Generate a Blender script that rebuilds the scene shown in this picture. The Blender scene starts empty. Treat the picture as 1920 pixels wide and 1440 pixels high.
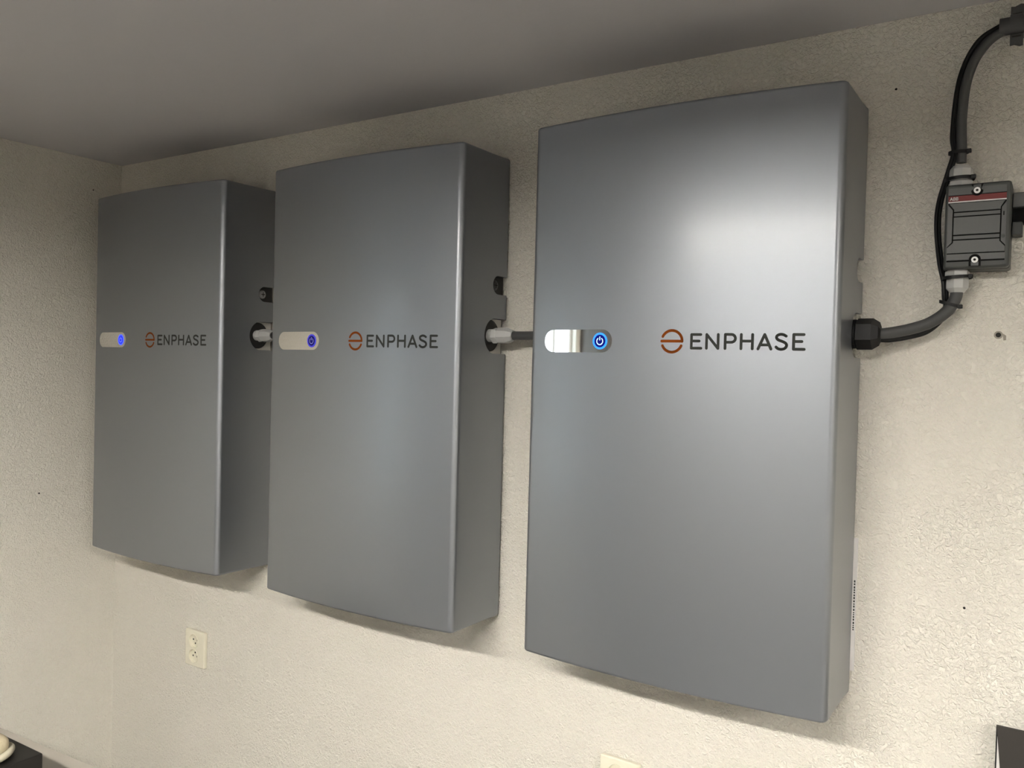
import bpy, bmesh, math, random
from mathutils import Vector, Matrix
random.seed(4)
S = bpy.context.scene
COL = S.collection
PI = math.pi

# ------------------------------------------------------------------ camera
cam_d = bpy.data.cameras.new('camera'); cam = bpy.data.objects.new('camera', cam_d); COL.objects.link(cam)
cam_d.sensor_fit = 'HORIZONTAL'; cam_d.sensor_width = 36.0
cam_d.lens = 36.0 * 1564.64 / 1920.0
cam_d.clip_start = 0.05; cam_d.clip_end = 60
pitch, yaw, roll = -0.0189, -0.5773, 0.0267
cp, sp, cy, sy = math.cos(pitch), math.sin(pitch), math.cos(yaw), math.sin(yaw)
fw = Vector((sy*cp, cy*cp, sp)); rt0 = Vector((cy, -sy, 0)); up0 = rt0.cross(fw)
rt = rt0*math.cos(roll) + up0*math.sin(roll); up = -rt0*math.sin(roll) + up0*math.cos(roll)
cam.matrix_world = Matrix(((rt.x, up.x, -fw.x, 0.8265), (rt.y, up.y, -fw.y, -1.5), (rt.z, up.z, -fw.z, 1.6), (0, 0, 0, 1)))
S.camera = cam

# ------------------------------------------------------------------ light and exposure
LAMP_STRENGTH = 315.0
LAMP_COLOR = (1.0, 0.952, 0.88)
SKY_COLOR = (0.74, 0.88, 1.0); SKY_STRENGTH = 15.5
S.view_settings.view_transform = 'Standard'
try: S.view_settings.look = 'None'
except Exception: pass
S.view_settings.exposure = 0.0; S.view_settings.gamma = 1.0
S.view_settings.use_curve_mapping = False
w = bpy.data.worlds.new('overcast_sky'); S.world = w; w.use_nodes = True
bg = w.node_tree.nodes['Background']; bg.inputs[0].default_value = (*SKY_COLOR, 1); bg.inputs[1].default_value = SKY_STRENGTH

# ------------------------------------------------------------------ materials
def mat(name, col, rough=0.5, metal=0.0, spec=0.5, coat=0.0, coat_r=0.1, emit=None, es=0.0):
    m = bpy.data.materials.new(name); m.use_nodes = True
    b = m.node_tree.nodes['Principled BSDF']
    b.inputs['Base Color'].default_value = (*col, 1); b.inputs['Roughness'].default_value = rough
    b.inputs['Metallic'].default_value = metal; b.inputs['Specular IOR Level'].default_value = spec
    b.inputs['Coat Weight'].default_value = coat; b.inputs['Coat Roughness'].default_value = coat_r
    if emit: b.inputs['Emission Color'].default_value = (*emit, 1); b.inputs['Emission Strength'].default_value = es
    return m
def nodes(m): return m.node_tree.nodes, m.node_tree.links, m.node_tree.nodes['Principled BSDF']
def add_noise_color(m, c1, c2, scale, detail=3, lo=0.35, hi=0.65):
    n, l, b = nodes(m)
    tc = n.new('ShaderNodeTexCoord'); t = n.new('ShaderNodeTexNoise'); t.inputs['Scale'].default_value = scale; t.inputs['Detail'].default_value = detail
    r = n.new('ShaderNodeValToRGB'); r.color_ramp.elements[0].color = (*c1, 1); r.color_ramp.elements[1].color = (*c2, 1)
    r.color_ramp.elements[0].position = lo; r.color_ramp.elements[1].position = hi
    l.new(tc.outputs['Object'], t.inputs['Vector']); l.new(t.outputs['Fac'], r.inputs['Fac']); l.new(r.outputs['Color'], b.inputs['Base Color'])
def add_bump(m, scale, dist, strength=1.0, detail=2, stretch=None):
    n, l, b = nodes(m)
    tc = n.new('ShaderNodeTexCoord'); t = n.new('ShaderNodeTexNoise'); t.inputs['Scale'].default_value = scale; t.inputs['Detail'].default_value = detail
    bp = n.new('ShaderNodeBump'); bp.inputs['Distance'].default_value = dist; bp.inputs['Strength'].default_value = strength
    if stretch:
        mp = n.new('ShaderNodeMapping'); mp.inputs['Scale'].default_value = stretch
        l.new(tc.outputs['Object'], mp.inputs['Vector']); l.new(mp.outputs['Vector'], t.inputs['Vector'])
    else: l.new(tc.outputs['Object'], t.inputs['Vector'])
    l.new(t.outputs['Fac'], bp.inputs['Height']); l.new(bp.outputs['Normal'], b.inputs['Normal'])

def stucco(name, c1, c2, fine, depth):
    """painted grain plaster: worm-like ridges over soft undulation"""
    m = mat(name, c1, 0.62, spec=0.35)
    add_noise_color(m, c1, c2, 2.2, 4, 0.3, 0.7)
    n, l, b = nodes(m)
    tc = n.new('ShaderNodeTexCoord')
    a = n.new('ShaderNodeTexNoise'); a.inputs['Scale'].default_value = fine; a.inputs['Detail'].default_value = 3.0; a.inputs['Roughness'].default_value = 0.55; a.inputs['Distortion'].default_value = 1.1
    c = n.new('ShaderNodeTexNoise'); c.inputs['Scale'].default_value = fine*0.33; c.inputs['Detail'].default_value = 2.0; c.inputs['Distortion'].default_value = 0.6
    rmp = n.new('ShaderNodeValToRGB'); rmp.color_ramp.elements[0].position = 0.40; rmp.color_ramp.elements[1].position = 0.66
    ad = n.new('ShaderNodeMath'); ad.operation = 'MULTIPLY_ADD'; ad.inputs[1].default_value = 0.55
    bp = n.new('ShaderNodeBump'); bp.inputs['Distance'].default_value = depth; bp.inputs['Strength'].default_value = 1.0
    for t in (a, c): l.new(tc.outputs['Object'], t.inputs['Vector'])
    l.new(a.outputs['Fac'], rmp.inputs['Fac']); l.new(c.outputs['Fac'], ad.inputs[0]); l.new(rmp.outputs['Color'], ad.inputs[2])
    l.new(ad.outputs[0], bp.inputs['Height']); l.new(bp.outputs['Normal'], b.inputs['Normal'])
    return m

M = {}
M['wall'] = stucco('cream_grain_plaster', (0.775, 0.745, 0.660), (0.80, 0.766, 0.685), 140, 0.0025)
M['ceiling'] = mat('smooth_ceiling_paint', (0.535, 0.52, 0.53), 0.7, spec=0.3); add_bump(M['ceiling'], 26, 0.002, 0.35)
M['floor'] = mat('dark_grey_floor', (0.09, 0.088, 0.086), 0.45); add_noise_color(M['floor'], (0.075, 0.074, 0.072), (0.105, 0.102, 0.098), 5)
M['bare'] = mat('bare_concrete_wall', (0.26, 0.25, 0.235), 0.8); add_noise_color(M['bare'], (0.23, 0.22, 0.205), (0.29, 0.28, 0.26), 4)
M["metal"] = mat("silver_metallic_paint", (0.240, 0.254, 0.282), 0.42, metal=0.88, spec=0.5, coat=0.45, coat_r=0.19); add_bump(M["metal"], 900, 0.0001, 0.12)
M['plate'] = mat('galvanised_plate', (0.60, 0.585, 0.54), 0.5, metal=0.2)
M['mirror'] = mat('polished_badge', (0.90, 0.89, 0.87), 0.03, metal=1.0)
M['orange'] = mat('orange_print', (0.19, 0.045, 0.006), 0.75, spec=0.12)
M['dark_print'] = mat('charcoal_print', (0.034, 0.036, 0.034), 0.75, spec=0.12)
M['navy'] = mat('navy_button', (0.0, 0.0, 0.02), 0.5, spec=0.1, emit=(0.001, 0.002, 0.16), es=1.0)
M['navy_dim'] = mat('dim_navy_button', (0.002, 0.002, 0.03), 0.5, spec=0.1, emit=(0.002, 0.002, 0.10), es=1.0)
M['blue_bright'] = mat('bright_blue_button', (0.005, 0.01, 0.2), 0.5, spec=0.1, emit=(0.005, 0.012, 0.70), es=1.0)
M['ring_cyan'] = mat('lit_ring_azure', (0.02, 0.2, 0.8), 0.4, emit=(0.015, 0.25, 1.0), es=1.0)
M['ring_blue'] = mat('lit_ring_blue', (0.03, 0.05, 0.7), 0.4, emit=(0.06, 0.11, 1.0), es=1.1)
M['ring_dim'] = mat('faint_ring_blue', (0.03, 0.03, 0.2), 0.5, spec=0.1, emit=(0.045, 0.04, 0.45), es=1.0)
M['glyph_lit'] = mat('lit_power_symbol', (0.5, 0.8, 1), 0.4, emit=(0.45, 0.78, 1.0), es=1.0)
M['glyph_blue'] = mat('blue_power_symbol', (0.2, 0.3, 0.9), 0.4, emit=(0.16, 0.26, 1.0), es=0.9)
M['glyph_dim'] = mat('dim_power_symbol', (0.2, 0.2, 0.4), 0.4, emit=(0.13, 0.13, 0.35), es=0.6)
M['black'] = mat('black_plastic', (0.004, 0.004, 0.0045), 0.45, spec=0.22)
M['rubber'] = mat('black_rubber', (0.012, 0.012, 0.012), 0.6)
M['gland'] = mat('light_grey_polyamide', (0.43, 0.43, 0.42), 0.42)
M['cable'] = mat('grey_cable_sheath', (0.052, 0.053, 0.053), 0.5, spec=0.3)
M['abb'] = mat('dark_grey_polycarbonate', (0.046, 0.049, 0.047), 0.45, spec=0.3); add_bump(M['abb'], 700, 0.0002, 0.3)
M['abb_lid'] = mat('mid_grey_polycarbonate', (0.068, 0.071, 0.069), 0.42, spec=0.35); add_bump(M['abb_lid'], 700, 0.0002, 0.3)
M['groove'] = mat('seam_shade_black', (0.006, 0.006, 0.006), 0.7, spec=0.1)  # near-black so the lid seams carry their shade in the colour
M['red'] = mat('red_stripe', (0.14, 0.020, 0.020), 0.5, spec=0.3)
M['white_print'] = mat('white_print', (0.62, 0.60, 0.58), 0.5)
M['screw_white'] = mat('white_screw_ring', (0.85, 0.85, 0.84), 0.3)
M['steel'] = mat('zinc_screw', (0.45, 0.45, 0.45), 0.4, metal=0.6)
M['screw_dark'] = mat('dark_screw', (0.06, 0.06, 0.062), 0.45, metal=0.4)
M['conduit'] = mat('dark_grey_pvc', (0.055, 0.055, 0.056), 0.5, spec=0.3)
M['outlet'] = mat('cream_outlet_plastic', (0.70, 0.665, 0.54), 0.38)
M['hole'] = mat('dark_hole', (0.012, 0.010, 0.008), 0.9)
M['plug'] = mat('grey_wall_plug', (0.30, 0.27, 0.22), 0.6)
M['table'] = mat('beige_grey_laminate', (0.42, 0.385, 0.335), 0.45); add_noise_color(M['table'], (0.40, 0.37, 0.32), (0.44, 0.405, 0.355), 9)
M['desk_grey'] = mat('grey_laminate', (0.27, 0.26, 0.24), 0.4)
M['table_leg'] = mat('grey_table_steel', (0.25, 0.25, 0.25), 0.45, metal=0.5)
M['case'] = mat('black_case_shell', (0.012, 0.011, 0.010), 0.45, spec=0.3)
M['fabric'] = mat('beige_canvas', (0.40, 0.345, 0.235), 0.85); add_bump(M['fabric'], 260, 0.0012, 0.6)
M['fabric_rim'] = mat('pale_canvas_hem', (0.42, 0.39, 0.30), 0.85); add_bump(M['fabric_rim'], 260, 0.001, 0.5)
M['binder'] = mat('charcoal_binder_cover', (0.030, 0.027, 0.024), 0.55, spec=0.3)
M['paper'] = mat('white_paper', (0.68, 0.66, 0.64), 0.8)
M['lamp_body'] = mat('white_lamp_housing', (0.8, 0.8, 0.78), 0.4)
M['lamp_rim'] = mat('grey_lamp_rim', (0.25, 0.25, 0.25), 0.5)
M['lamp'] = mat('lamp_diffuser', (0.9, 0.9, 0.88), 0.5, emit=LAMP_COLOR, es=LAMP_STRENGTH)
M['frame'] = mat('white_window_frame', (0.75, 0.75, 0.73), 0.4)
M['cabinet'] = mat('dark_grey_cabinet', (0.085, 0.078, 0.072), 0.5)
M['yard'] = mat('yard_paving', (0.35, 0.34, 0.33), 0.8)
m = mat('white_painted_brick', (0.82, 0.82, 0.80), 0.8); n, l, b = nodes(m)
tc = n.new('ShaderNodeTexCoord'); mp = n.new('ShaderNodeMapping'); mp.inputs['Rotation'].default_value = (PI/2, 0, PI/2)
br = n.new('ShaderNodeTexBrick'); br.inputs['Scale'].default_value = 1.0; br.inputs['Brick Width'].default_value = 0.22; br.inputs['Row Height'].default_value = 0.07; br.inputs['Mortar Size'].default_value = 0.008
br.inputs['Color1'].default_value = (0.84, 0.84, 0.82, 1); br.inputs['Color2'].default_value = (0.78, 0.78, 0.76, 1); br.inputs['Mortar'].default_value = (0.5, 0.5, 0.5, 1)
l.new(tc.outputs['Object'], mp.inputs['Vector']); l.new(mp.outputs['Vector'], br.inputs['Vector']); l.new(br.outputs['Color'], b.inputs['Base Color'])
M['brick'] = m
m = bpy.data.materials.new('window_glass'); m.use_nodes = True; n = m.node_tree.nodes; l = m.node_tree.links; n.clear()
o_ = n.new('ShaderNodeOutputMaterial'); mx = n.new('ShaderNodeMixShader'); mx.inputs[0].default_value = 0.06
tr = n.new('ShaderNodeBsdfTransparent'); gl = n.new('ShaderNodeBsdfGlossy'); gl.inputs['Roughness'].default_value = 0.02
l.new(tr.outputs[0], mx.inputs[1]); l.new(gl.outputs[0], mx.inputs[2]); l.new(mx.outputs[0], o_.inputs[0])
M['glass'] = m

# ------------------------------------------------------------------ mesh helpers
def link(name, me, material, parent=None, smooth=None):
    o = bpy.data.objects.new(name, me); COL.objects.link(o)
    if material is not None and not me.materials: me.materials.append(material)
    if smooth is not None:
        me.polygons.foreach_set('use_smooth', [True]*len(me.polygons)); me.set_sharp_from_angle(angle=math.radians(smooth))
    if parent: o.parent = parent
    return o
class MB:
    def __init__(s): s.v = []; s.f = []
    def add(s, vs, fs):
        k = len(s.v); s.v += [tuple(v) for v in vs]; s.f += [tuple(i+k for i in f) for f in fs]; return s
    def box(s, x0, x1, y0, y1, z0, z1):
        return s.add([(x0,y0,z0),(x1,y0,z0),(x1,y1,z0),(x0,y1,z0),(x0,y0,z1),(x1,y0,z1),(x1,y1,z1),(x0,y1,z1)],
                     [(0,3,2,1),(4,5,6,7),(0,1,5,4),(1,2,6,5),(2,3,7,6),(3,0,4,7)])
    def prism(s, poly, y0, y1):
        """poly in (x,z); y0 = front (towards -y), y1 = back"""
        n = len(poly); vs = [(x, y0, z) for x, z in poly] + [(x, y1, z) for x, z in poly]
        area = sum(poly[i][0]*poly[(i+1) % n][1] - poly[(i+1) % n][0]*poly[i][1] for i in range(n))
        fs = [tuple(range(n)), tuple(range(2*n-1, n-1, -1))] + [(i, i+n, (i+1) % n + n, (i+1) % n) for i in range(n)]
        if area < 0: fs = [tuple(reversed(f)) for f in fs]
        return s.add(vs, fs)
    def lathe(s, prof, org, axis, seg=24, start=0.0):
        """prof [(dist along axis, radius)]"""
        a = Vector(axis).normalized(); t = Vector((0, 0, 1)) if abs(a.z) < 0.9 else Vector((1, 0, 0))
        e1 = a.cross(t).normalized(); e2 = a.cross(e1); org = Vector(org); vs = []; fs = []
        for d, r in prof:
            for k in range(seg):
                an = start + 2*PI*k/seg; vs.append(org + a*d + (e1*math.cos(an) + e2*math.sin(an))*max(r, 1e-5))
        for i in range(len(prof)-1):
            for k in range(seg):
                k2 = (k+1) % seg; fs.append((i*seg+k, i*seg+k2, (i+1)*seg+k2, (i+1)*seg+k))
        fs.append(tuple(range(seg-1, -1, -1))); q = (len(prof)-1)*seg; fs.append(tuple(range(q, q+seg)))
        return s.add(vs, fs)
    def tube(s, pts, r, seg=12, cap=True):
        pts = [Vector(p) for p in pts]; n = len(pts); vs = []; fs = []
        T = [(pts[min(i+1, n-1)] - pts[max(i-1, 0)]).normalized() for i in range(n)]
        ref = Vector((0, 1, 0)) if abs(T[0].y) < 0.9 else Vector((1, 0, 0)); u = T[0].cross(ref).normalized()
        for i in range(n):
            u = (u - T[i]*u.dot(T[i])).normalized(); vv = T[i].cross(u); rr = r[i] if isinstance(r, (list, tuple)) else r
            for k in range(seg):
                an = 2*PI*k/seg; vs.append(pts[i] + (u*math.cos(an) + vv*math.sin(an))*rr)
        for i in range(n-1):
            for k in range(seg):
                k2 = (k+1) % seg; fs.append((i*seg+k, i*seg+k2, (i+1)*seg+k2, (i+1)*seg+k))
        if cap: fs.append(tuple(range(seg-1, -1, -1))); q = (n-1)*seg; fs.append(tuple(range(q, q+seg)))
        return s.add(vs, fs)
    def strokes(s, lines, t, fn):
        """flat print: round-capped strokes in a 2D plane mapped through fn(x,z)"""
        for ln in lines:
            for (x0, z0), (x1, z1) in zip(ln[:-1], ln[1:]):
                L = math.hypot(x1-x0, z1-z0)
                if L < 1e-7: continue
                nx, nz = -(z1-z0)/L*t/2, (x1-x0)/L*t/2; k = max(1, int(L/0.006)); vs = []; fs = []
                for i in range(k+1):
                    f = i/k; x = x0+(x1-x0)*f; z = z0+(z1-z0)*f; vs += [fn(x+nx, z+nz), fn(x-nx, z-nz)]
                for i in range(k): fs.append((2*i, 2*i+1, 2*i+3, 2*i+2))
                s.add(vs, fs)
            for x, z in ln:
                s.add([fn(x+t/2*math.cos(2*PI*k/14), z+t/2*math.sin(2*PI*k/14)) for k in range(14)], [tuple(range(14))])
        return s
    def mesh(s, name):
        me = bpy.data.meshes.new(name); me.from_pydata(s.v, [], s.f); me.validate(); me.update(); return me
    def obj(s, name, material, parent=None, smooth=None):
        me = s.mesh(name)
        bm = bmesh.new(); bm.from_mesh(me); bmesh.ops.recalc_face_normals(bm, faces=bm.faces); bm.to_mesh(me); bm.free()
        return link(name, me, material, parent, smooth)
def bevel_obj(o, w, seg=3, limit=30):
    me = o.data; bm = bmesh.new(); bm.from_mesh(me)
    es = [e for e in bm.edges if len(e.link_faces) == 2 and e.calc_face_angle(0) > math.radians(limit)]
    bmesh.ops.bevel(bm, geom=es, offset=w, segments=seg, profile=0.5, affect='EDGES'); bm.to_mesh(me); bm.free()
    me.polygons.foreach_set('use_smooth', [True]*len(me.polygons)); me.set_sharp_from_angle(angle=math.radians(40))
    md = o.modifiers.new('weighted', 'WEIGHTED_NORMAL'); md.keep_sharp = True
    return o
def spline(ctrl, per=10):
    P = [Vector(p) for p in ctrl]; P = [2*P[0]-P[1]] + P + [2*P[-1]-P[-2]]; out = []
    for i in range(1, len(P)-2):
        a, b_, c, d = P[i-1:i+3]
        for k in range(per):
            t = k/per; out.append(0.5*((2*b_) + (c-a)*t + (2*a-5*b_+4*c-d)*t*t + (3*b_-a-3*c+d)*t**3))
    out.append(P[-2]); return out
def thing(name, label, cat, loc=(0, 0, 0), group=None, rotz=0):
    o = bpy.data.objects.new(name, None); COL.objects.link(o); o.location = loc; o.rotation_euler = (0, 0, rotz)
    o.empty_display_size = 0.05; return tag(o, label, cat, group)
def tag(o, label, cat, group=None):
    o['label'] = label; o['category'] = cat
    if group: o['group'] = group
    return o
def struct(o, label=None):
    o['kind'] = 'structure'
    if label: o['label'] = label
    return o
def copy_tree(o, parent=None):
    c = o.copy(); COL.objects.link(c)
    if parent: c.parent = parent
    for ch in [x for x in o.children]: copy_tree(ch, c)
    return c
def setmat(o, m):
    o.material_slots[0].link = 'OBJECT'; o.material_slots[0].material = m

# ------------------------------------------------------------------ room shell
XL, XR, YB, ZC = -1.6066, 4.0, -4.6, 2.1908
struct(MB().box(XL-0.2, XR+0.2, 0, 0.2, 0, ZC).obj('wall_back', M['wall']), 'cream grain-plastered wall the batteries hang on')
wy0, wy1, wz0, wz1 = -2.31, -1.83, 0.95, 2.00
struct(MB().box(XL-0.2, XL, YB, wy0, 0, ZC).box(XL-0.2, XL, wy1, 0, 0, ZC).box(XL-0.2, XL, wy0, wy1, 0, wz0).box(XL-0.2, XL, wy0, wy1, wz1, ZC).obj('wall_left', M['wall']), 'cream grain-plastered side wall left of the batteries')
struct(MB().box(XR, XR+0.2, YB, 0, 0, ZC).obj('wall_right', M['wall']), 'cream plastered wall on the right')
struct(MB().box(XL-0.2, XR+0.2, YB-0.2, YB, 0, ZC).obj('wall_rear', M['wall']), 'cream plastered wall behind the photographer')
struct(MB().box(XL-0.2, XR+0.2, YB-0.2, 0.2, -0.1, 0).obj('floor', M['floor']), 'grey floor')
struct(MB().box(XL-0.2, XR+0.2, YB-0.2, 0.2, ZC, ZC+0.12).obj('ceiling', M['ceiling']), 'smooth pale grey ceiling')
wb = bpy.data.objects['wall_back']; wl = bpy.data.objects['wall_left']
# small chips and pin holes in the plaster
for (x, z, r) in ((0.590, 2.077, 0.0022), (0.420, 2.063, 0.0018), (0.7165, 1.239, 0.0022), (0.423, 2.058, 0.0016)):
    MB().lathe([(0, r), (0.0006, r*0.8)], (x, 0.0002, z), (0, -1, 0), 7).obj('pin_hole', M['hole'], wb)
for (y, z, r) in ((-0.235, 1.205, 0.0028), (-0.090, 2.1, 0.0022)):
    MB().lathe([(0, r), (0.0006, r*0.8)], (XL-0.0002, y, z), (1, 0, 0), 7).obj('pin_hole', M['hole'], wl)

# window in the side wall (seen mirrored in the nearest battery's badge)
wn = struct(bpy.data.objects.new('window_1', None), 'white framed window in the left wall'); COL.objects.link(wn); wn.location = (XL-0.1, (wy0+wy1)/2, wz0)
hw, hh = (wy1-wy0)/2, wz1-wz0
fr = MB()
fr.box(-0.03, 0.03, -hw, -hw+0.04, 0, hh).box(-0.03, 0.03, hw-0.04, hw, 0, hh).box(-0.03, 0.03, -hw+0.04, hw-0.04, 0, 0.045).box(-0.03, 0.03, -hw+0.04, hw-0.04, hh-0.045, hh)
fr.obj('window_frame', M['frame'], wn)
MB().box(-0.025, 0.025, 0.02, 0.055, 0.045, hh-0.045).obj('mullion', M['frame'], wn)
MB().box(-0.003, 0.003, -hw+0.04, 0.02, 0.045, hh-0.045).obj('pane', M['glass'], wn)
MB().box(-0.003, 0.003, 0.055, hw-0.04, 0.045, hh-0.045).obj('pane', M['glass'], wn)
struct(MB().box(-3.3, -3.1, -5.5, 0.5, -0.3, 2.6).obj('trim_1', M['brick']), 'white painted brick wall across the yard outside the window')
struct(MB().box(-3.1, XL-0.2, -5.5, 0.5, -0.3, -0.2).obj('trim_2', M['yard']), 'paved yard outside the window')
pl = bpy.data.lights.new('window_portal', 'AREA'); pl.shape = 'RECTANGLE'; pl.size = hh; pl.size_y = 2*hw; pl.cycles.is_portal = True
po = bpy.data.objects.new('window_portal', pl); COL.objects.link(po); po.location = (XL-0.21, (wy0+wy1)/2, (wz0+wz1)/2); po.rotation_euler = (0, -PI/2, 0)

# ceiling lamp: flat downlight above and behind the camera
lt = thing('ceiling_lamp', 'long white ceiling lamp with a flat glowing diffuser', 'lamp', (0.29, -2.12, ZC))
hs = MB().box(-0.74, 0.74, -0.09, 0.09, -0.020, 0).obj('housing', M['lamp_body'], lt)
for nm_, q in (('rim', (-0.74, 0.74, -0.09, -0.055, -0.044, -0.020)), ('rim', (-0.74, 0.74, 0.055, 0.09, -0.044, -0.020)), ('rim', (-0.74, -0.70, -0.055, 0.055, -0.044, -0.020)), ('rim', (0.70, 0.74, -0.055, 0.055, -0.044, -0.020))):
    MB().box(*q).obj(nm_, M['lamp_rim'], lt)
MB().box(-0.695, 0.695, -0.0525, 0.0525, -0.0366, -0.0205).obj('diffuser', M['lamp'], lt)
lt2 = copy_tree(lt); lt2.location = (2.85, -2.12, ZC); lt2['label'] = 'second long white ceiling lamp, farther right in the same row'
lt['group'] = lt2['group'] = 'ceiling lamps in a row'

# ------------------------------------------------------------------ wall batteries
W, H, D0, SAG, BACK = 0.55, 0.98, 0.1713, 0.0194, 0.006
def fy(x): return -(D0 + SAG*(1 - (2*x/W)**2))        # bowed front, x measured from the centre
def plan():
    r = 0.013; hwid = W/2
    xt = hwid - r
    for _ in range(20):
        sl = math.atan(8*SAG*xt/W**2); xt = hwid - r + r*math.sin(sl)
    yc = fy(xt) + r*math.cos(sl)
    right = [(hwid, -BACK)] + [(hwid, -BACK-(yc*-1-BACK)*k/3) for k in (1, 2)]
    n = 9
    for k in range(n+1):
        a = (PI/2 - sl)*k/n; right.append((hwid - r + r*math.cos(a), yc - r*math.sin(a)))
    front = []; N = 40
    for i in range(1, N): front.append((xt - 2*xt*i/N, fy(xt - 2*xt*i/N)))
    left = [(-x, y) for x, y in reversed(right)]
    return right + front + left
def battery_cover():
    P = plan(); n = len(P); NR = []
    for i in range(n):
        a = Vector(P[i-1]); c = Vector(P[(i+1) % n]); d = (c-a).normalized(); NR.append(Vector((d.y, -d.x)))
    cen = Vector((0, -0.09))
    NR = [v if v.dot(Vector(p)-cen) > 0 else -v for v, p in zip(NR, P)]
    rz = 0.005; rings = []
    for k in range(5):
        a = PI/2*(1-k/4); rings.append((rz*(1-math.cos(a)), rz - rz*math.sin(a)))
    prof = rings + [(i, H-z) for i, z in reversed(rings)]
    vs = []; fs = []
    for ins, z in prof:
        vs += [(p[0]-v.x*ins, p[1]-v.y*ins, z) for p, v in zip(P, NR)]
    for j in range(len(prof)-1):
        for i in range(n):
            i2 = (i+1) % n; fs.append((j*n+i, j*n+i2, (j+1)*n+i2, (j+1)*n+i))
    fs.append(tuple(range(n-1, -1, -1))); q = (len(prof)-1)*n; fs.append(tuple(range(q, q+n)))
    mb = MB(); mb.add(vs, fs); o = mb.obj('cover', M['metal'])
    def notch(yc, zc, r, depth, x):
        pts = [(yc + r*math.cos(a), zc + r*math.sin(a)) for a in [PI/2 + PI*k/18 for k in range(19)]] + [(0.03, zc-r), (0.03, zc+r)]
        nn = len(pts); x0, x1 = (x-depth, x+0.02) if x > 0 else (x-0.02, x+depth)
        c = MB(); c.add([(x0, y, z) for y, z in pts] + [(x1, y, z) for y, z in pts],
              [tuple(range(nn)), tuple(range(2*nn-1, nn-1, -1))] + [(i, (i+1) % nn, (i+1) % nn+nn, i+nn) for i in range(nn)])
        return c.obj('cutter', M['metal'])
    cut = [notch(-0.038, H-0.2715, 0.0195, 0.010, s*W/2) for s in (1, -1)] + [notch(-0.0475, H-0.3795, 0.037, 0.013, s*W/2) for s in (1, -1)]
    for c in cut:
        md = o.modifiers.new('cut', 'BOOLEAN'); md.object = c; md.operation = 'DIFFERENCE'; md.solver = 'EXACT'
    dg = bpy.context.evaluated_depsgraph_get(); me = bpy.data.meshes.new_from_object(o.evaluated_get(dg))
    o.modifiers.clear(); old = o.data; o.data = me; me.name = 'cover'; bpy.data.meshes.remove(old)
    for c in cut: d = c.data; bpy.data.objects.remove(c); bpy.data.meshes.remove(d)
    me.polygons.foreach_set('use_smooth', [True]*len(me.polygons)); me.set_sharp_from_angle(angle=math.radians(35))
    md = o.modifiers.new('weighted', 'WEIGHTED_NORMAL'); md.keep_sharp = True; md.weight = 90
    return o

def face(eps): return lambda x, z: (x, fy(x)-eps, z)
LET = {'E1': [[(0.0637,-0.3853),(0.0480,-0.3853),(0.0480,-0.4077),(0.0644,-0.4077)],[(0.0480,-0.3959),(0.0611,-0.3959)]],
 'N': [[(0.0735,-0.4077),(0.0735,-0.3851),(0.0925,-0.4077),(0.0925,-0.3851)]],
 'P': [[(0.1040,-0.4077),(0.1040,-0.385),(0.1138,-0.385),(0.1165,-0.3855),(0.1187,-0.3872),(0.1201,-0.3897),(0.1203,-0.3915),(0.1198,-0.3940),(0.1180,-0.3962),(0.1155,-0.3974),(0.1135,-0.3976),(0.1043,-0.3976)]],
 'H': [[(0.1295,-0.4077),(0.1295,-0.385)],[(0.1472,-0.4077),(0.1472,-0.385)],[(0.1295,-0.3955),(0.1472,-0.3955)]],
 'A': [[(0.1561,-0.4077),(0.1659,-0.3849),(0.1759,-0.4077)],[(0.1598,-0.4013),(0.1722,-0.4013)]],
 'E2': [[(0.2245,-0.3847),(0.2096,-0.3847),(0.2096,-0.4075),(0.2253,-0.4075)],[(0.2096,-0.3955),(0.2216,-0.3955)]]}
S_C = [(0.1983,-0.3873),(0.1944,-0.3851),(0.1898,-0.3846),(0.1852,-0.3864),(0.1839,-0.3898),(0.1867,-0.3933),(0.1928,-0.3957),(0.1978,-0.3984),(0.1992,-0.4024),(0.1965,-0.4065),(0.1912,-0.4080),(0.1862,-0.4068),(0.1836,-0.4044)]
LET['S'] = [[(v.x, v.z) for v in spline([(x, 0, z) for x, z in S_C], 4)]]
def stadium(cx, cz, hl, r, fn0, fn1, nx=36):
    """front sheet plus rim, following the bowed front"""
    xs = []
    for k in range(13): xs.append(-hl + r - r*math.cos(PI/2*k/12))
    xs += [-hl+r + (2*hl-2*r)*k/nx for k in range(1, nx)]
    xs += [-x for x in reversed(xs[:13])]
    mb = MB(); vs = []; fs = []
    for x in xs:
        e = max(0.0, abs(x) - (hl-r)); h = max(1e-5, math.sqrt(max(0, r*r-e*e)))
        vs += [fn0(cx+x, cz+h), fn0(cx+x, cz-h), fn1(cx+x, cz+h), fn1(cx+x, cz-h)]
    for i in range(len(xs)-1):
        a = 4*i; b_ = a+4; fs += [(a, a+1, b_+1, b_), (a+2, a, b_, b_+2), (a+1, a+3, b_+3, b_+1)]
    return mb.add(vs, fs)
def disc(cx, cz, r0, r1, fn, seg=40):
    mb = MB()
    if r0 <= 0: return mb.add([fn(cx+r1*math.cos(2*PI*k/seg), cz+r1*math.sin(2*PI*k/seg)) for k in range(seg)], [tuple(range(seg))])
    vs = []
    for k in range(seg):
        a = 2*PI*k/seg; vs += [fn(cx+r0*math.cos(a), cz+r0*math.sin(a)), fn(cx+r1*math.cos(a), cz+r1*math.sin(a))]
    return mb.add(vs, [(2*k, 2*k+1, (2*k+3) % (2*seg), (2*k+2) % (2*seg)) for k in range(seg)])

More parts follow.
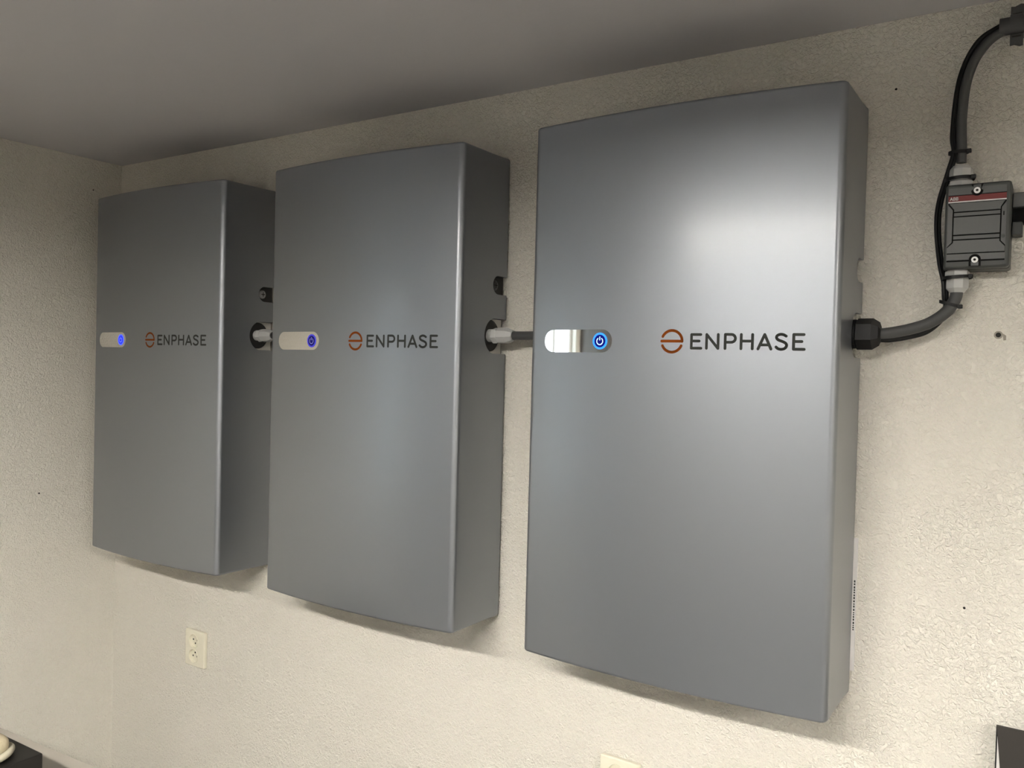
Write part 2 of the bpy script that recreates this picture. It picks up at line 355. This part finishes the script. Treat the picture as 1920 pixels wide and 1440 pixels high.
GY, GZ = -0.055, H-0.3785         # cable entry, measured from the battery's base
def make_battery():
    t = thing('wall_battery', '', 'battery', (0, 0, 0), 'wall batteries hung in a row')
    c = battery_cover(); c.parent = t
    pb = MB().box(-W/2+0.02, W/2-0.02, -BACK+0.0005, 0.0, 0.03, H-0.04).obj('mounting_plate', M['plate'], t); pb['label'] = 'pale steel mounting plate'
    bz = H-0.3966
    bd = stadium(-0.1691, bz, 0.0717, 0.0203, face(0.0008), face(-0.001)).obj('badge', M['mirror'], t, 40); bd['label'] = 'mirror-polished pill-shaped badge'
    bt = disc(-0.1214, bz, 0, 0.0112, face(0.0012)).obj('power_button', M['navy'], bd)
    ex = MB(); rg = disc(-0.1214, bz, 0.0112, 0.0146, face(0.0012)).obj('light_ring', M['ring_cyan'], bd)
    R_ = 0.0060; arc = [(-0.1214+R_*math.sin(a), bz-0.0004+R_*math.cos(a)) for a in [math.radians(38+284*k/22) for k in range(23)]]
    MB().strokes([arc, [(-0.1214, bz+0.0072), (-0.1214, bz+0.0018)]], 0.0017, face(0.0016)).obj('power_symbol', M['glyph_lit'], bd)
    # emblem: a letter e made of two arcs and a bar
    cx, cz, R = 0.0140, H-0.3966, 0.0180
    A = lambda a0, a1, n=26: [(cx+R*math.cos(math.radians(a0+(a1-a0)*k/n)), cz+R*math.sin(math.radians(a0+(a1-a0)*k/n))) for k in range(n+1)]
    MB().strokes([A(154, 0) + [(cx+R, cz+0.0003), (cx-R, cz+0.0003)], A(204, 336)], 0.0047, face(0.0004)).obj('logo_emblem', M['orange'], t)
    MB().strokes([[(x, H+z) for x, z in ln] for g in LET.values() for ln in g], 0.0045, face(0.0004)).obj('logo_lettering', M['dark_print'], t)
    # right-hand side: fixing screw and cable entry
    x = W/2
    ry = [(-0.038 + 0.0193*math.cos(a), H-0.2715 + 0.0193*math.sin(a)) for a in [PI/2 + PI*k/16 for k in range(17)]] + [(-0.0065, H-0.2715-0.0193), (-0.0065, H-0.2715+0.0193)]
    k_ = len(ry); MB().add([(x-0.0100, y, z) for y, z in ry] + [(x-0.0095, y, z) for y, z in ry], [tuple(range(k_)), tuple(range(2*k_-1, k_-1, -1))] + [(i, (i+1) % k_, (i+1) % k_+k_, i+k_) for i in range(k_)]).obj('recess_shade_plate', M['rubber'], t)  # added dark plate on the notch floor, standing in for its deep shade
    MB().lathe([(0, 0.011), (0.003, 0.011), (0.0055, 0.008), (0.006, 0.004)], (x-0.0105, -0.040, H-0.2715), (1, 0, 0), 20).obj('fixing_screw', M['steel'], t, 40)
    sc = [c_ for c_ in t.children if c_.name.startswith('fixing_screw')][0]
    MB().box(x-0.0047, x-0.0042, -0.0455, -0.0345, H-0.2725, H-0.2705).box(x-0.0047, x-0.0042, -0.041, -0.039, H-0.277, H-0.266).obj('screw_slot', M['hole'], sc)
    ln = MB().box(x-0.0128, x-0.0118, -0.0835, -0.0065, H-0.4155, H-0.3435).obj('entry_plate', M['plate'], t); ln['label'] = 'pale plate inside the cable entry'
    MB().lathe([(0, 0.0335), (0.003, 0.0335), (0.004, 0.0325)], (x-0.0118, -0.052, GZ), (1, 0, 0), 36).obj('grommet', M['rubber'], t, 40)
    return t
def pale_gland(t):
    x = W/2
    g = MB().lathe([(0, 0.0135), (0.012, 0.0135)], (x-0.008, GY, GZ), (1, 0, 0), 24)
    g.lathe([(0.011, 0.0158), (0.013, 0.0168), (0.022, 0.0168), (0.024, 0.0158)], (x-0.008, GY, GZ), (1, 0, 0), 6, 0.3)
    o = g.obj('cable_gland', M['gland'], t)
    MB().lathe([(0, 0.0158), (0.002, 0.0168), (0.022, 0.0168), (0.030, 0.0140), (0.036, 0.0115)], (x+0.0165, GY, GZ), (1, 0, 0), 8, 0.2).obj('gland_nut', M['gland'], o, 25)
    return o
def black_gland(t):
    x = W/2
    o = MB().lathe([(0, 0.0185), (0.012, 0.0185)], (x-0.008, -0.058, GZ+0.0005), (1, 0, 0), 24).lathe([(0.004, 0.0225), (0.006, 0.0235), (0.011, 0.0235)], (x-0.008, -0.058, GZ+0.0005), (1, 0, 0), 24).obj('cable_gland', M['black'], t)
    MB().lathe([(0, 0.0240), (0.001, 0.0255), (0.024, 0.0255), (0.034, 0.0190), (0.0365, 0.0120)], (x+0.0035, -0.058, GZ+0.0005), (1, 0, 0), 6, 0.42).obj('gland_nut', M['black'], o)
    return o
bat = [make_battery()]
for _ in range(2): bat.append(copy_tree(bat[0]))
BX = [0.0, -0.7167, -1.4464]; BZ = [1.0685, 1.0658, 1.0653]
BL = ['silver wall battery nearest the camera, with a brightly lit cyan-blue power button', 'silver wall battery in the middle, with a dim navy power button', 'silver wall battery in the corner by the left wall, with a lit blue button']
for i, b_ in enumerate(bat):
    b_.location = (BX[i]+W/2, 0, BZ[i]); b_['label'] = BL[i]
    bd = [c for c in b_.children if c.name.startswith('badge')][0]
    for c in bd.children:
        k = c.name.split('.')[0]
        if i == 1: setmat(c, {'power_button': M['navy_dim'], 'light_ring': M['ring_dim'], 'power_symbol': M['glyph_dim']}[k])
        if i == 2: setmat(c, {'power_button': M['blue_bright'], 'light_ring': M['ring_blue'], 'power_symbol': M['glyph_blue']}[k])
    for c in b_.children:
        if i == 1 and c.name.startswith('fixing_screw'): setmat(c, M['screw_dark'])
black_gland(bat[0]); g1 = pale_gland(bat[1])
g2 = copy_tree(g1, bat[2])
# foot of the mounting plate showing beside the nearest battery, with a printed sticker
ptb = MB().box(W/2-0.022, W/2+0.0060, -0.0030, 0.0, 0.035, 0.260).obj('plate_foot', M['paper'], bat[0]); ptb['label'] = 'white foot of the mounting plate'
ms = MB(); z = 0.104
while z < 0.190:
    dz = random.uniform(0.0015, 0.004); ms.box(W/2+0.0018, W/2+0.0040, -0.0032, -0.0029, z, z+dz); z += dz + random.uniform(0.0012, 0.0022)
ms.obj('small_print', M['dark_print'], ptb)

# ------------------------------------------------------------------ cables
def cable(name, ctrl, r, label, per=10, m='cable', cat='cable', group=None, seg=14):
    o = MB().tube(spline(ctrl, per), r, seg).obj(name, M[m], None, 60)
    return tag(o, label, cat, group)
gzw = lambda i: BZ[i]+GZ
for i, (lab) in ((1, 'grey power cable between the middle and the nearest battery'), (2, 'grey power cable between the corner battery and the middle one')):
    xa = BX[i]+W+0.045; xb = BX[i-1]+0.0125; za = gzw(i); zb = gzw(i-1)-0.001
    cable('power_cable', [(xa, GY, za), (xa+0.04, GY, za), ((xa+xb)/2+0.01, GY, (za+zb)/2), (xb, GY, zb)], 0.0088, lab, group='power cables linking the batteries')
g3 = gzw(0)+0.0005
cable('power_cable', [(W+0.034, -0.058, g3), (0.60, -0.056, g3+0.0015), (0.628, -0.050, g3+0.0075), (0.657, -0.044, g3+0.018), (0.680, -0.038, g3+0.036), (0.6905, -0.034, g3+0.055), (0.6932, -0.033, g3+0.0705)], 0.0090, 'grey power cable curving from the black gland up to the isolator box', group='power cables by the isolator')
cable('power_cable', [(0.6925, -0.033, 1.9375), (0.6921, -0.033, 1.965), (0.6911, -0.033, 2.010), (0.6962, -0.033, 2.064), (0.7118, -0.033, 2.104), (0.7400, -0.033, 2.1295), (0.790, -0.033, 2.134)], 0.0072, 'dark grey power cable arching from the isolator box up into the conduit', group='power cables by the isolator')
dc = thing('data_cable', 'thin black twin cable tied alongside the grey cables past the isolator box', 'cable', (0.66, -0.02, 1.7))
base = [(0.760, -0.036, 2.1435), (0.7358, -0.036, 2.1375), (0.7066, -0.036, 2.1175), (0.6853, -0.036, 2.0657), (0.6785, -0.036, 1.9842), (0.6812, -0.036, 1.9549), (0.6752, -0.036, 1.9275), (0.6622, -0.030, 1.8780), (0.6600, -0.026, 1.8370), (0.6660, -0.030, 1.7860), (0.6736, -0.035, 1.7520), (0.6752, -0.034, 1.7285), (0.6765, -0.026, 1.7150), (0.6680, -0.023, 1.6960), (0.6480, -0.030, 1.6765), (0.6220, -0.044, 1.6672), (0.6000, -0.054, g3-0.0078), (W+0.034, -0.058, g3-0.0080)]
for k, (dx, dy) in enumerate(((0.0, 0.0), (0.0034, 0.0045))):
    pts = [(x-0.66+dx*(1 if i > 1 else 0.3), y+0.02+dy, z-1.7 - (0.002 if k and (i < 3 or i > 12) else 0)) for i, (x, y, z) in enumerate(base)]
    MB().tube(spline(pts, 8), 0.0031, 8).obj('strand', M['black'], dc, 60)

# ------------------------------------------------------------------ isolator box on the wall
ab = thing('isolator_box', 'dark grey isolator box with a red stripe, fixed to the wall right of the batteries', 'switch box', (0.718, 0, 1.8345))
bw, bh, bd_ = 0.0445, 0.0645, 0.060
bevel_obj(MB().box(-bw-0.0005, bw, -0.040, 0, -bh, bh).obj('base_box', M['abb'], ab), 0.004, 3)
lid = bevel_obj(MB().box(-bw+0.0015, bw, -bd_, -0.0405, -bh+0.0005, bh).obj('lid', M['abb'], ab), 0.0045, 3)
yf = -bd_
def panel(poly, name, m, h=0.0016, bev=0.0004):
    o = MB().prism(poly, yf-h, yf+0.002).obj(name, M[m], lid); return o
ix = 0.0385
MB().box(-ix, ix, yf-0.0003, yf+0.001, -0.0540, 0.0585).obj('lid_recess', M['groove'], lid)
panel([(-ix, 0.0475), (ix, 0.0475), (ix, 0.0582), (-ix, 0.0582)], 'top_band', 'abb_lid')
panel([(-ix, 0.0378), (ix, 0.0378), (ix, 0.0462), (-ix, 0.0462)], 'red_stripe', 'red', 0.0017)
panel([(-ix, 0.0360), (ix, 0.0360), (ix, 0.0378), (-ix, 0.0378)], 'white_line', 'white_print', 0.0020)
panel([(-ix+0.0015, 0.0350), (ix-0.0015, 0.0350), (ix-0.0072, 0.0258), (ix-0.0072, 0.0225), (-ix+0.0082, 0.0225), (-ix+0.0082, 0.0258)], 'lid_panel', 'abb_lid')
for z0, z1, h in ((0.0157, 0.0206, 0.0010), (-0.0125, 0.0136, 0.0016), (-0.0196, -0.0147, 0.0010)):
    panel([(-ix+0.0082, z0), (ix-0.0076, z0), (ix-0.0076, z1), (-ix+0.0082, z1)], 'lid_panel', 'abb_lid', h)
panel([(-ix+0.0082, -0.0218), (ix-0.0076, -0.0218), (ix-0.0076, -0.0250), (ix-0.0004, -0.0335), (ix-0.0004, -0.0405), (-ix, -0.0405), (-ix, -0.0327), (-ix+0.0082, -0.0250)], 'lid_panel', 'abb_lid')
panel([(-ix, -0.0424), (ix, -0.0424), (ix, -0.0515), (-ix, -0.0515)], 'bottom_band', 'abb_lid')
panel([(-ix-0.0002, 0.0330), (-ix+0.0062, 0.0250), (-ix+0.0062, -0.0242), (-ix-0.0002, -0.0310)], 'side_rail', 'abb_lid', 0.0022)
rr = panel([(ix+0.0002, 0.0330), (ix-0.0056, 0.0250), (ix-0.0056, -0.0245), (ix+0.0002, -0.0310)], 'side_rail', 'abb_lid', 0.0022)
MB().lathe([(0, 0.0030), (0.0010, 0.0030)], (ix-0.0028, yf-0.0020, -0.0185), (0, -1, 0), 20).lathe([(0.0008, 0.0021), (0.0016, 0.0019)], (ix-0.0028, yf-0.0020, -0.0185), (0, -1, 0), 16).obj('rail_stud', M['abb'], rr)
MB().box(ix-0.0036, ix-0.0022, yf-0.0026, yf-0.0018, 0.0125, 0.0185).obj('rail_mark', M['groove'], rr)
for zz, dz in ((0.0525, 1), (-0.0520, -1)):
    poly = [(-0.0002+0.0080*math.cos(a), zz-dz*0.0005+0.0080*math.sin(a)) for a in [PI*k/12 for k in range(13)]] if dz < 0 else [(-0.0002+0.0080*math.cos(a), zz+0.0080*math.sin(a)) for a in [PI+PI*k/12 for k in range(13)]]
    end = zz + dz*0.0095
    poly = poly + ([(-0.0082, end), (0.0078, end)] if True else [])
    MB().prism(poly, yf-0.0024, yf).obj('screw_pocket', M['groove'], lid)
    MB().box(-0.0052, 0.0048, yf-0.0030, yf, *(sorted((zz+dz*0.0030, zz+dz*0.0088)))).obj('screw_tab', M['abb_lid'], lid)
    s_ = MB().lathe([(0, 0.0046), (0.0026, 0.0046), (0.0032, 0.0038)], (-0.0002, yf-0.0010, zz), (0, -1, 0), 24).obj('lid_screw', M['screw_white'], lid, 40)
    MB().lathe([(0, 0.0020), (0.0006, 0.0018)], (-0.0002, yf-0.0040, zz), (0, -1, 0), 12).obj('screw_socket', M['hole'], s_)
lf = lambda x, z: (x, yf-0.0019, z)
def letter_B(x): return [[(x, 0.0398), (x, 0.0440), (x+0.0018, 0.0440), (x+0.0022, 0.0430), (x+0.0018, 0.0419), (x, 0.0419)], [(x+0.0018, 0.0419), (x+0.0024, 0.0408), (x+0.0018, 0.0398), (x, 0.0398)]]
MB().strokes([[(-0.0362, 0.0398), (-0.0345, 0.0440), (-0.0328, 0.0398)], [(-0.0355, 0.0412), (-0.0335, 0.0412)]] + letter_B(-0.0315) + letter_B(-0.0278), 0.0010, lf).obj('brand_lettering', M['white_print'], lid)
# glands of the isolator
def box_gland(x, z, sgn):
    o = MB().lathe([(0, 0.0145), (0.004, 0.0145)], (x, -0.033, z), (0, 0, sgn), 24).lathe([(0.002, 0.0172), (0.0035, 0.0180), (0.0085, 0.0180), (0.0095, 0.0168)], (x, -0.033, z), (0, 0, sgn), 6, 0.15).lathe([(0.009, 0.0135), (0.016, 0.0135)], (x, -0.033, z), (0, 0, sgn), 24).obj('cable_gland', M['gland'], ab)
    MB().lathe([(0, 0.0160), (0.0015, 0.0165), (0.0160, 0.0165), (0.0205, 0.0125), (0.0225, 0.0110)], (x, -0.033, z+sgn*0.0120), (0, 0, sgn), 8, 0.2).obj('gland_nut', M['gland'], o, 25)
box_gland(-0.0252, 0.0640, 1); box_gland(-0.0252, -0.0640, -1)

# cable ties
def cable_tie(cx, cy_, cz, rx, ry, tilt, hx, label):
    t = thing('cable_tie', label, 'cable tie', (cx, cy_, cz), 'black cable ties around the cables')
    vs = []; n = 28
    pts = [(rx*math.cos(2*PI*k/n), ry*math.sin(2*PI*k/n), tilt*rx*math.cos(2*PI*k/n)) for k in range(n)]
    fs = []
    for k, (x, y, z) in enumerate(pts):
        s1 = 1 + 0.0019/max(rx, ry)
        vs += [(x, y, z-0.0024), (x, y, z+0.0024), (x*s1, y*s1, z+0.0024), (x*s1, y*s1, z-0.0024)]
    for k in range(n):
        a = 4*k; b_ = 4*((k+1) % n)
        for j in range(4): fs.append((a+j, a+(j+1) % 4, b_+(j+1) % 4, b_+j))
    MB().add(vs, fs).obj('strap', M['black'], t, 40)
    bevel_obj(MB().box(hx-0.0005, hx+0.0062, -ry*0.55-0.003, -ry*0.55+0.003, tilt*hx-0.0032, tilt*hx+0.0030).obj('tie_head', M['black'], t), 0.0011, 2)
    return t
cable_tie(0.6882, -0.0335, 1.9535, 0.0125, 0.0092, 0.02, 0.0118, 'black cable tie around the dark cable above the upper pale gland')
cable_tie(0.6912, -0.0335, 1.9115, 0.0192, 0.0192, 0.05, 0.0165, 'black cable tie around the upper pale gland of the isolator box')
cable_tie(0.6925, -0.0335, 1.7590, 0.0195, 0.0195, 0.06, 0.0160, 'black cable tie around the lower pale gland of the isolator box')
cable_tie(0.6840, -0.0345, 1.7180, 0.0135, 0.0108, -0.35, 0.0120, 'black cable tie at the bend of the grey cable under the isolator box')

# ------------------------------------------------------------------ conduit, clips
cd = tag(MB().lathe([(0, 0.0100), (0, 0.0128), (1.0, 0.0128), (1.0, 0.0100)], (0.7375, -0.033, 2.1365), (1, 0, 0), 28).obj('conduit_pipe', M['conduit'], None, 40), 'dark grey plastic conduit pipe running off the upper right of the wall', 'pipe')
bm_ = bmesh.new(); bm_.from_mesh(cd.data)
bmesh.ops.delete(bm_, geom=[f for f in bm_.faces if len(f.verts) > 4], context='FACES_ONLY')
inner = []
bm_.to_mesh(cd.data); bm_.free()
MB().lathe([(0.03, 0.0101), (0.0301, 0.0)], (0.7375, -0.033, 2.1365), (1, 0, 0), 20).obj('pipe_bore', M['hole'], cd)
cl = thing('pipe_clip', 'dark grey snap clip gripping the conduit at the upper right', 'pipe clip', (0.760, 0, 2.1365))
ring = MB(); vs = []; fs = []; n = 22
for k in range(n+1):
    a = math.radians(-62 + 304*k/n) + PI/2 - math.radians(152-90) + 0
    a = math.radians(-60 + 300*k/n - 60)
    for r in (0.0131, 0.0156):
        for x in (-0.0085, 0.0085): vs.append((x, -0.033 + r*math.sin(a)*1.0, r*math.cos(a)))
for k in range(n):
    a = 4*k; b_ = a+4
    fs += [(a, a+1, b_+1, b_), (a+2, b_+2, b_+3, a+3), (a, b_, b_+2, a+2), (a+1, a+3, b_+3, b_+1)]
fs += [(0, 2, 3, 1), (4*n, 4*n+1, 4*n+3, 4*n+2)]
ring.add(vs, fs).obj('clip_band', M['conduit'], cl, 40)
MB().box(-0.0085, 0.0085, -0.020, 0, -0.010, 0.010).obj('clip_foot', M['conduit'], cl)
for s in (1, -1):
    wg = MB().prism([(-0.0085, s*0.0155), (0.0085, s*0.0155), (0.0085, s*0.0300), (0.0045, s*0.0310), (-0.0030, s*0.0278), (-0.0085, s*0.0285)], -0.0330, -0.0275).obj('clip_wing', M['conduit'], cl)
    MB().box(-0.0058, 0.0058, -0.0338, -0.0325, *sorted((s*0.0158, s*0.0178))).obj('clip_slot', M['hole'], wg)
c2 = thing('cable_clip', 'grey plastic clip on the wall touching the right side of the isolator box', 'pipe clip', (0.7735, 0, 1.853))
bevel_obj(MB().box(-0.0105, 0.0265, -0.030, 0, 0.010, 0.0325).obj('upper_jaw', M['abb_lid'], c2), 0.002, 2)
MB().box(-0.0100, 0.0265, -0.018, 0, -0.0125, 0.010).obj('throat', M['groove'], c2)
bevel_obj(MB().box(-0.0105, 0.0035, -0.034, 0, -0.0320, -0.0125).obj('lower_jaw', M['abb'], c2), 0.002, 2)

# empty wall plug
wp = thing('wall_plug', 'empty screw hole with a grey plastic plug in the wall under the isolator box', 'wall plug', (0.7493, 0, 1.6718))
MB().lathe([(0, 0.0062), (0.0012, 0.0062), (0.0016, 0.0052)], (0, 0.0003, 0), (0, -1, 0), 18).obj('plug_rim', M['plug'], wp, 40)
MB().lathe([(0, 0.0038), (0.0003, 0.0036)], (0, -0.0013, 0), (0, -1, 0), 14).obj('plug_bore', M['hole'], wp)
MB().prism([(0.006, 0.002), (0.0105, -0.001), (0.0105, -0.008), (0.007, -0.0085)], -0.0008, 0.0005).obj('torn_plaster', M['plug'], wp)

# ------------------------------------------------------------------ outlets
def make_outlet():
    t = thing('wall_outlet', '', 'outlet', (0, 0, 0), 'cream double outlets on the back wall')
    pw, ph = 0.0425, 0.0510
    o = MB().box(-pw, pw, -0.012, 0, -ph, ph).obj('faceplate', M['outlet'], t)
    cut = [MB().lathe([(0, 0.0182), (0.02, 0.0188)], (-0.004, -0.006, zc), (0, -1, 0), 36).obj('cutter', M['outlet']) for zc in (0.0212, -0.0212)]
    bevel_obj(o, 0.003, 3); o.modifiers.clear()
    for c in cut:
        md = o.modifiers.new('cut', 'BOOLEAN'); md.object = c; md.operation = 'DIFFERENCE'; md.solver = 'EXACT'
    dg = bpy.context.evaluated_depsgraph_get(); me = bpy.data.meshes.new_from_object(o.evaluated_get(dg)); o.modifiers.clear(); o.data = me
    me.polygons.foreach_set('use_smooth', [True]*len(me.polygons)); me.set_sharp_from_angle(angle=math.radians(40))
    md = o.modifiers.new('weighted', 'WEIGHTED_NORMAL'); md.keep_sharp = True
    for c in cut: d = c.data; bpy.data.objects.remove(c); bpy.data.meshes.remove(d)
    for zc, flip in ((0.0212, 1), (-0.0212, -1)):
        s = MB().lathe([(0, 0.0188), (0.0012, 0.0188), (0.0016, 0.0194), (0.0012, 0.0202), (0, 0.0203)], (-0.004, -0.012, zc), (0, -1, 0), 36)
        s.f = s.f[:-2]
        s = s.obj('socket_rim', M['outlet'], t, 30)
        for x, z in ((-0.0090, 0.002*flip), (0.0090, 0.002*flip), (0, -0.0080*flip)):
            MB().lathe([(0, 0.0027), (0.0003, 0.0025)], (-0.004+x, -0.0060, zc+z), (0, -1, 0), 12).obj('pin_hole', M['hole'], s)
    return t
ou = make_outlet(); ou['label'] = 'cream double outlet on the wall below the corner battery'; ou.location = (-1.192, 0, 0.782)
ou2 = copy_tree(ou); ou2['label'] = 'cream double outlet below the nearest battery, mostly cut off'; ou2.location = (0.132, 0, 0.786)

# ------------------------------------------------------------------ table with case and pouch, lower left
tb = thing('work_table', 'beige-grey table top in the lower left corner', 'table', (-0.95, -0.83, 0), rotz=math.radians(3.5))
bevel_obj(MB().box(-0.55, 0.60, -0.30, 0.30, 0.722, 0.750).obj('table_top', M['table'], tb), 0.003, 2)
for x in (-0.51, 0.56):
    for y in (-0.26, 0.26): MB().box(x-0.02, x+0.02, y-0.02, y+0.02, 0, 0.722).obj('leg', M['table_leg'], tb)
ca = thing('black_case', 'black box-shaped case on the table in the lower left corner', 'case', (-0.752, -0.664, 0.750), rotz=math.radians(1.5))
bevel_obj(MB().box(-0.30, 0, -0.24, 0, 0, 0.068).obj('case_body', M['case'], ca), 0.003, 2)
bevel_obj(MB().box(-0.30, 0, -0.24, 0, 0.0685, 0.100).obj('case_lid', M['case'], ca), 0.003, 2)
MB().box(-0.0005, 0.004, -0.14, -0.10, 0.050, 0.085).obj('latch', M['case'], ca)
# canvas pouch lying on the case
pc = thing('canvas_pouch', 'beige canvas pouch with a pale folded hem lying on the black case', 'pouch', (-0.806, -0.738, 0.850))
def blob(rx, ry, rz, cx, cy_, cz, seed, jit, nu=36, nv=18, pw=0.7):
    rnd = random.Random(seed); ph = [rnd.uniform(0, 6.28) for _ in range(6)]; vs = []; fs = []
    for j in range(nv+1):
        th = PI*j/nv
        for i in range(nu):
            p_ = 2*PI*i/nu; cs = math.cos(p_); sn = math.sin(p_); st_ = math.sin(th)
            x = math.copysign(abs(cs)**pw, cs)*st_**0.6; y = math.copysign(abs(sn)**pw, sn)*st_**0.6; z = math.copysign(abs(math.cos(th))**0.9, math.cos(th))
            k = 1 + jit*(math.sin(3*p_+ph[0])*math.sin(2*th+ph[1]) + 0.6*math.sin(5*p_+ph[2]+2*th))
            vs.append((cx+rx*x*k, cy_+ry*y*k, cz+rz*z*k))
    for j in range(nv):
        for i in range(nu):
            i2 = (i+1) % nu; fs.append((j*nu+i, j*nu+i2, (j+1)*nu+i2, (j+1)*nu+i))
    return MB().add(vs, fs)
blob(0.040, 0.036, 0.020, -0.010, 0, 0.022, 3, 0.035).obj('pouch_body', M['fabric'], pc, 60)
rim = [(-0.010+0.046*math.cos(a)*(1+0.04*math.sin(3*a)), 0.042*math.sin(a), 0.009+0.004*math.sin(2*a)) for a in [2*PI*k/40 for k in range(41)]]
MB().tube(rim, 0.0065, 10, False).obj('hem', M['fabric_rim'], pc, 60)

# ------------------------------------------------------------------ desk and binder, lower right
dk = thing('desk', 'long grey desk against the wall under the nearest battery, below the frame', 'desk', (1.05, -0.36, 0))
bevel_obj(MB().box(-1.0, 1.0, -0.35, 0.35, 0.722, 0.750).obj('desk_top', M['desk_grey'], dk), 0.003, 2)
for x in (-0.95, 0.95):
    for y in (-0.31, 0.31): MB().box(x-0.02, x+0.02, y-0.02, y+0.02, 0, 0.722).obj('leg', M['table_leg'], dk)
bn = thing('ring_binder', 'charcoal binder with white pages standing against the wall at the lower right', 'binder', (0.7672, -0.018, 0.750))
HB = 0.3250
MB().box(0, 0.28, -0.0025, 0, 0, HB-0.003).obj('back_cover', M['black'], bn)
MB().box(0.0022, 0.272, -0.0100, -0.0027, 0.002, HB-0.006).obj('pages', M['paper'], bn)
MB().add([(0.0008, -0.0126, HB), (0.28, -0.0126, HB), (0.28, -0.0126, 0), (0.032, -0.0126, 0), (0.0008, -0.0103, HB), (0.28, -0.0103, HB), (0.28, -0.0103, 0), (0.032, -0.0103, 0)],
         [(0, 1, 2, 3), (7, 6, 5, 4), (0, 4, 5, 1), (1, 5, 6, 2), (2, 6, 7, 3), (3, 7, 4, 0)]).obj('front_cover', M['binder'], bn)
MB().box(0.277, 0.280, -0.0101, -0.0027, 0, HB-0.003).obj('spine', M['binder'], bn)

# ------------------------------------------------------------------ dark cabinet beside the window
cb = thing('tall_cabinet', 'tall dark grey cabinet beside the window, mirrored in the nearest badge', 'cabinet', (XL+0.21, -2.66, 0))
bevel_obj(MB().box(-0.20, 0.18, -0.28, 0.28, 0, 2.0).obj('carcass', M['cabinet'], cb), 0.004, 2)
for y0, y1, hy in ((-0.275, -0.002, -0.03), (0.002, 0.275, 0.03)):
    d_ = MB().box(0.181, 0.20, y0, y1, 0.06, 1.99).obj('door', M['cabinet'], cb)
    MB().box(0.20, 0.215, hy-0.006, hy+0.006, 0.95, 1.10).obj('handle', M['steel'], d_)
